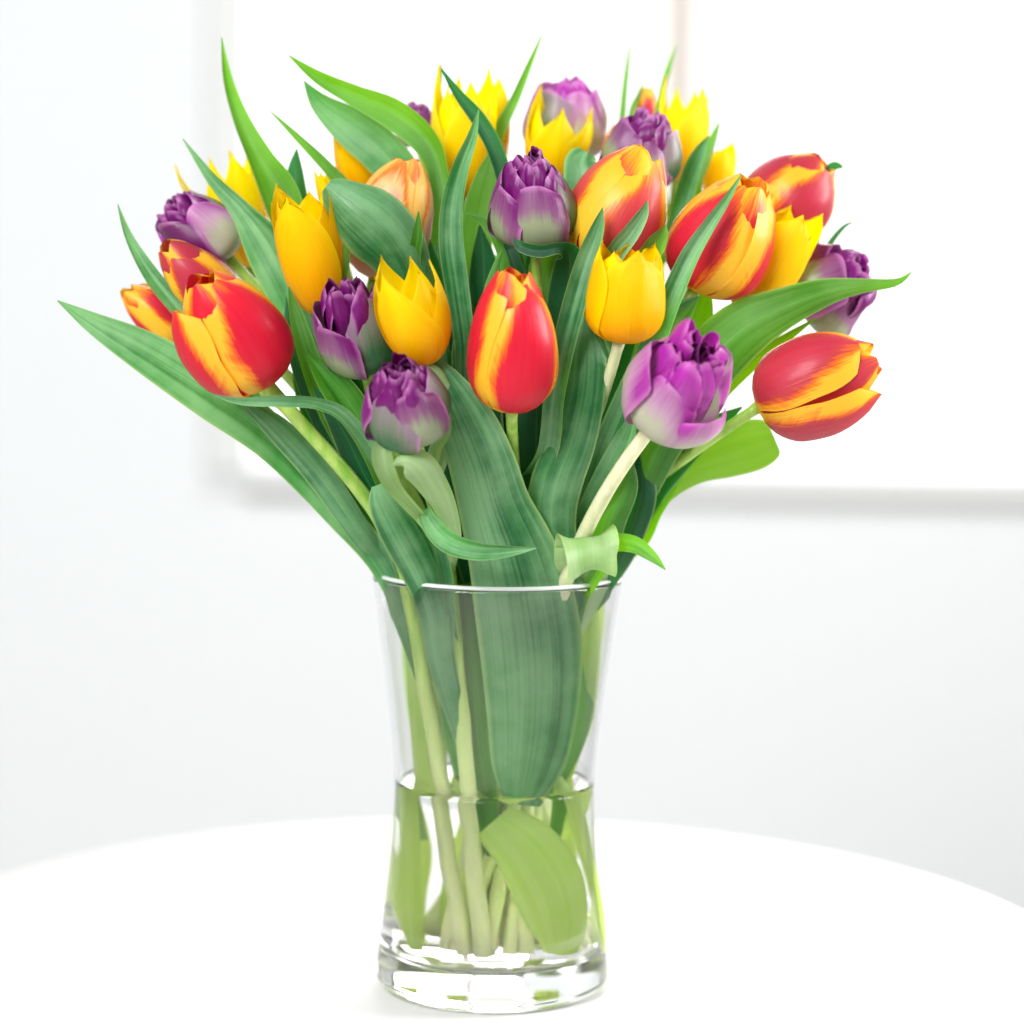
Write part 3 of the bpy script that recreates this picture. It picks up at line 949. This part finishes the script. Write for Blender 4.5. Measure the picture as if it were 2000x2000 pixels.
leaf([(1205, 850, -.045, 4), (1212, 920, -.045, 56), (1196, 985, -.042, 62), (1155, 1070, -.035, 56)], 'leaf_dk', cup=-.2)
# big central blade that runs down into the vase
leaf([(812, 665, -.10, 3), (840, 720, -.102, 66), (880, 800, -.10, 116), (912, 880, -.092, 132), (935, 960, -.080, 144), (968, 1050, -.066, 178), (990, 1140, -.056, 200), (1003, 1250, -.048, 200), (1003, 1360, -.044, 178), (992, 1450, -.042, 140), (980, 1515, -.040, 70)], 'leaf_gl', cup=-.16, roll=0, attach=False, owner=T_R10, wave=.06)
leaf([(1105, 590, -.07, 6), (1105, 660, -.075, 76), (1100, 740, -.078, 88), (1080, 830, -.075, 96), (1050, 910, -.068, 104), (1040, 980, -.06, 100), (1055, 1070, -.05, 80), (1070, 1160, -.045, 60)], 'leaf_gl', cup=-.22, wave=.12)
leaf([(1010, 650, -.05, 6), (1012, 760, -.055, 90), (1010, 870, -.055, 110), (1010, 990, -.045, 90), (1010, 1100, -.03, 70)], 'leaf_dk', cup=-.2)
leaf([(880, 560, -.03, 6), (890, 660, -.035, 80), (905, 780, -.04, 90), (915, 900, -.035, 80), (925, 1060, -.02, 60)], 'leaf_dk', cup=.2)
# folded leaf left of the lowest purple tulip and the horizontal one under the glossy red tulip
leaf([(580, 668, -.085, 8), (612, 702, -.087, 50), (652, 752, -.088, 74), (690, 815, -.085, 62), (722, 890, -.078, 50), (760, 1000, -.06, 44), (800, 1090, -.045, 40)], 'leaf', cup=.45, wave=.12)
leaf([(402, 745, -.115, 2), (455, 757, -.115, 16), (530, 757, -.112, 24), (600, 762, -.105, 24), (655, 790, -.098, 30), (715, 880, -.08, 32), (760, 1000, -.06, 32)], 'leaf_gl', cup=.3)
leaf([(545, 540, -.06, 2), (560, 600, -.06, 30), (585, 680, -.062, 44), (625, 780, -.06, 50), (690, 900, -.05, 50), (760, 1040, -.04, 44)], 'leaf', cup=.3)
leaf([(540, 560, -.045, 2), (548, 640, -.046, 22), (590, 760, -.048, 36), (660, 890, -.045, 40)], 'leaf_dk')
leaf([(440, 745, -.062, 4), (520, 806, -.062, 50), (600, 892, -.056, 58), (675, 1000, -.045, 50), (738, 1095, -.025, 36)], 'leaf_gl', cup=-.2)
leaf([(590, 730, -.08, 3), (640, 800, -.075, 46), (690, 900, -.065, 64), (750, 1020, -.05, 56)], 'leaf_dk', cup=-.2)
leaf([(655, 440, -.05, 6), (648, 500, -.05, 24), (632, 560, -.05, 30), (640, 640, -.05, 30)], 'leaf_br')
# pale bracts under the lowest purple tulip
leaf([(742, 876, -.135, 10), (764, 868, -.140, 44), (795, 884, -.135, 74), (822, 924, -.122, 66), (842, 966, -.108, 50), (855, 1020, -.09, 34)], 'leaf_pale', cup=-.5, wave=.08, owner=T_P9)
leaf([(738, 812, -.138, 16), (722, 850, -.136, 46), (730, 892, -.128, 42), (752, 930, -.115, 30), (800, 985, -.095, 24)], 'leaf_pale', cup=.5, owner=T_P9)
leaf([(845, 720, -.10, 4), (838, 760, -.105, 18), (842, 810, -.108, 22), (820, 850, -.105, 26), (815, 900, -.10, 24)], 'leaf_pale', cup=.3, owner=T_P9)
leaf([(755, 690, -.11, 3), (790, 692, -.112, 18), (825, 706, -.108, 24), (845, 760, -.10, 24), (840, 850, -.095, 24)], 'leaf_pale', cup=-.3, owner=T_P9)
leaf([(712, 915, -.09, 24), (725, 945, -.088, 66), (756, 1000, -.078, 88), (795, 1075, -.062, 84), (822, 1150, -.052, 70), (835, 1250, -.046, 56)], 'leaf_gl', cup=-.2, wave=.1)
# curled leaf that sweeps across just above the rim
leaf([(1012, 1034, -.110, 2), (962, 1040, -.118, 22), (900, 1040, -.120, 38), (848, 1024, -.115, 46), (815, 992, -.105, 40), (800, 962, -.095, 26), (815, 990, -.08, 24), (840, 1080, -.062, 28)], 'leaf_gl', cup=.35, wave=.06)
# small cup-shaped leaf under the round purple tulip
leaf([(970, 450, -.085, 6), (984, 466, -.088, 22), (1020, 474, -.090, 26), (1058, 468, -.088, 26), (1075, 486, -.08, 60), (1070, 560, -.07, 80), (1050, 680, -.05, 60)], 'leaf_dk', cup=.3)
leaf([(878, 402, -.05, 2), (912, 418, -.05, 14), (940, 462, -.05, 18), (955, 520, -.048, 22), (960, 620, -.04, 24)], 'leaf')
leaf([(948, 470, -.06, 2), (936, 505, -.06, 16), (925, 560, -.058, 30), (920, 660, -.05, 34)], 'leaf')
leaf([(1240, 60 + 420, -.07, 2), (1235, 560, -.07, 20), (1200, 700, -.06, 34), (1150, 860, -.05, 40)], 'leaf')

# rolled leaf hanging over the rim
c0 = V(1120, 1050, -.078)
K = []
nb, nc = V(1112, 1105, -.040), V(1090, 1200, -.034)
for k in range(15):
    t = k / 14
    a = 2.75 * math.pi * (1 - t) - 0.1
    r = 0.0050 + 0.0066 * t
    K.append((c0.x - 0.004 * t + 0.001 * math.sin(5 * t), c0.y + r * math.cos(a), c0.z + r * math.sin(a), 0.017 + 0.017 * min(1.0, t * 1.4)))
K += [(nb.x, nb.y, nb.z, 0.026), (nc.x, nc.y, nc.z, 0.004)]
leaf([(1256, 1075, -.085, 2), (1228, 1048, -.082, 24), (1192, 1026, -.076, 36), (1150, 1030, -.066, 36), (1120, 1090, -.052, 30)], 'leaf', cup=.3)
old_NL = NL
NL = 90


def raw_leaf(K, mat, side_hint, owner):
    R_ = catmull(K, NL)
    ctr = [Vector(r[:3]) for r in R_]
    wid = [max(0.0004, r[3]) for r in R_]
    out = []
    for j in range(NL + 1):
        t = (ctr[min(j + 1, NL)] - ctr[max(j - 1, 0)]).normalized()
        sh = Vector(side_hint)
        side = (sh - t * sh.dot(t)).normalized()
        n = side.cross(t)
        for i in range(NW + 1):
            tt = i / NW * 2 - 1
            out.append(ctr[j] + side * wid[j] / 2 * tt + n * wid[j] * (0.10 * tt * tt + 0.02 * math.sin(tt * 5 + j * 0.13)))
    me = grid_mesh('leaf', out, NW, NL, lambda a, b: (a, b * 8))
    return link('leaf', me, M[mat], owner)


raw_leaf(K, 'leaf_pale', (1, .50, .12), T_P7)
NL = old_NL

# leaves and bases seen inside the vase
leaf([(1040, 1440, -.02, 3), (1062, 1500, -.02, 34), (1095, 1610, -.018, 46), (1120, 1720, -.015, 40), (1130, 1800, -.01, 26)], 'leaf_base', attach=False, owner=T_R9)
leaf([(930, 1545, -.03, 90), (985, 1600, -.032, 128), (1030, 1680, -.034, 150), (1045, 1750, -.034, 128), (1040, 1800, -.034, 60)], 'leaf_base', cup=-.3, attach=False, owner=T_R6)
leaf([(1108, 1090, -.03, 20), (1112, 1200, -.03, 34), (1100, 1320, -.025, 44), (1075, 1430, -.02, 30), (1040, 1560, -.01, 16)], 'leaf_base', attach=False, owner=T_Y9)
leaf([(775, 1180, -.01, 10), (790, 1300, -.005, 46), (800, 1420, .0, 48), (808, 1560, .0, 40), (812, 1700, .0, 34), (820, 1800, .0, 24)], 'leaf_base', attach=False, owner=T_R2)
leaf([(760, 1480, .02, 10), (770, 1580, .02, 26), (765, 1680, .02, 30), (752, 1770, .02, 24)], 'leaf_base', attach=False, owner=T_R3)
leaf([(1070, 1110, -.026, 80), (1072, 1240, -.028, 112), (1060, 1380, -.026, 100), (1040, 1500, -.015, 40), (1010, 1620, -.005, 14)], 'leaf', attach=False, owner=T_R7)
leaf([(880, 1100, -.03, 50), (890, 1250, -.028, 60), (900, 1380, -.025, 60), (915, 1480, -.02, 50), (930, 1620, -.01, 16)], 'leaf', attach=False, owner=T_Y10)

leaf([(800, 1085, .03, 60), (792, 1200, .032, 92), (800, 1330, .03, 96), (815, 1450, .025, 60), (840, 1580, .02, 24)], 'leaf_pale', attach=False, owner=T_P1)
leaf([(1120, 1090, .01, 50), (1105, 1220, .012, 80), (1085, 1340, .012, 80), (1060, 1460, .01, 50), (1030, 1580, .01, 20)], 'leaf_base', attach=False, owner=T_Y7)
leaf([(900, 1530, .02, 16), (890, 1620, .02, 36), (880, 1720, .02, 38), (890, 1800, .02, 24)], 'leaf_base', attach=False, owner=T_Y4)
leaf([(1080, 1520, .02, 16), (1075, 1620, .025, 36), (1060, 1730, .025, 40), (1050, 1800, .02, 24)], 'leaf_base', attach=False, owner=T_Y6)

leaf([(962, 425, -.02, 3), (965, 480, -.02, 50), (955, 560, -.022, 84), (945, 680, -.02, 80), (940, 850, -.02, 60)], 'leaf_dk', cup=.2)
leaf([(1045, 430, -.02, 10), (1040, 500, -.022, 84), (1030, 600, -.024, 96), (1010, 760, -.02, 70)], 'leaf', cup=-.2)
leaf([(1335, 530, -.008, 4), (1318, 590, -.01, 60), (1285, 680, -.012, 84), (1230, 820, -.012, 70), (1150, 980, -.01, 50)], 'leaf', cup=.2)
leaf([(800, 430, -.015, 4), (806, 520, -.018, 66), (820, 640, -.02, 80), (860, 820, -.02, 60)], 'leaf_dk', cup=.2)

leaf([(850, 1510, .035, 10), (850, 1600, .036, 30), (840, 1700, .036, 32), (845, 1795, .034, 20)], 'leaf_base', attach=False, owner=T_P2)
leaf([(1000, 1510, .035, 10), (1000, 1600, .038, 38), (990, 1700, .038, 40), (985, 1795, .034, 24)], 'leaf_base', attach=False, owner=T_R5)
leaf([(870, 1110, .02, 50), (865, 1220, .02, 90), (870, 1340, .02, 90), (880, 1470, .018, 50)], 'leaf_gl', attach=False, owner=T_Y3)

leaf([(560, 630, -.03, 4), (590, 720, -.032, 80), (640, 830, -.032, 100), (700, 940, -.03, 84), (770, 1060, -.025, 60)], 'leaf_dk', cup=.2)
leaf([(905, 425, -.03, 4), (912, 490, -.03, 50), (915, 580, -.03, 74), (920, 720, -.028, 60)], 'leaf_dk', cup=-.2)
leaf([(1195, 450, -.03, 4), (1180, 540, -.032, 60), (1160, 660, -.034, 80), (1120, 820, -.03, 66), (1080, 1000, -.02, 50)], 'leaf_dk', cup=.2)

# hidden inner leaves that close the heart of the bouquet, mostly in the painted-shade green
frng = random.Random(5)
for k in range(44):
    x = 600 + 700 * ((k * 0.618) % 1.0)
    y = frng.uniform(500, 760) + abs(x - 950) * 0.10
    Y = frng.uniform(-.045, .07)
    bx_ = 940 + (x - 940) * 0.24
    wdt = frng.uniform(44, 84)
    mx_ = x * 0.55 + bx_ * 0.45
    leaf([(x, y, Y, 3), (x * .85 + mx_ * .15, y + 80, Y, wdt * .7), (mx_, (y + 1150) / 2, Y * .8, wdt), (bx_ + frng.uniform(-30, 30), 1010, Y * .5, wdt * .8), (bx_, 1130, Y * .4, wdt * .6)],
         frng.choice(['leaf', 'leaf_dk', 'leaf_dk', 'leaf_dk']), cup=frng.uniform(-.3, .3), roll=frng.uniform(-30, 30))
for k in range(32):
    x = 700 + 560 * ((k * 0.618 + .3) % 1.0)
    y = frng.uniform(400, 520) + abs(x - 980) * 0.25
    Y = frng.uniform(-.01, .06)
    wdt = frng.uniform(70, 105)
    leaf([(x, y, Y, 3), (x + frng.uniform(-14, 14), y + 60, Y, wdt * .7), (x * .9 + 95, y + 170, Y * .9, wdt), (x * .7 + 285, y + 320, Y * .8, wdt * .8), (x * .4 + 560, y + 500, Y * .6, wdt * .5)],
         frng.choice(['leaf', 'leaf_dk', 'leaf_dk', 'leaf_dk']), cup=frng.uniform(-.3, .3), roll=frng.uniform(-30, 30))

# put every thing's origin at its own base
for root, P in zip(TUL, ALLSTEMS):
    b = P[-1].copy()
    root.location = b
    for ch in root.children:
        ch.location = ch.location - b
b = Vector(((lx + rx) / 2, WY, sz))
win.location = b
for ch in win.children:
    ch.location = ch.location - b
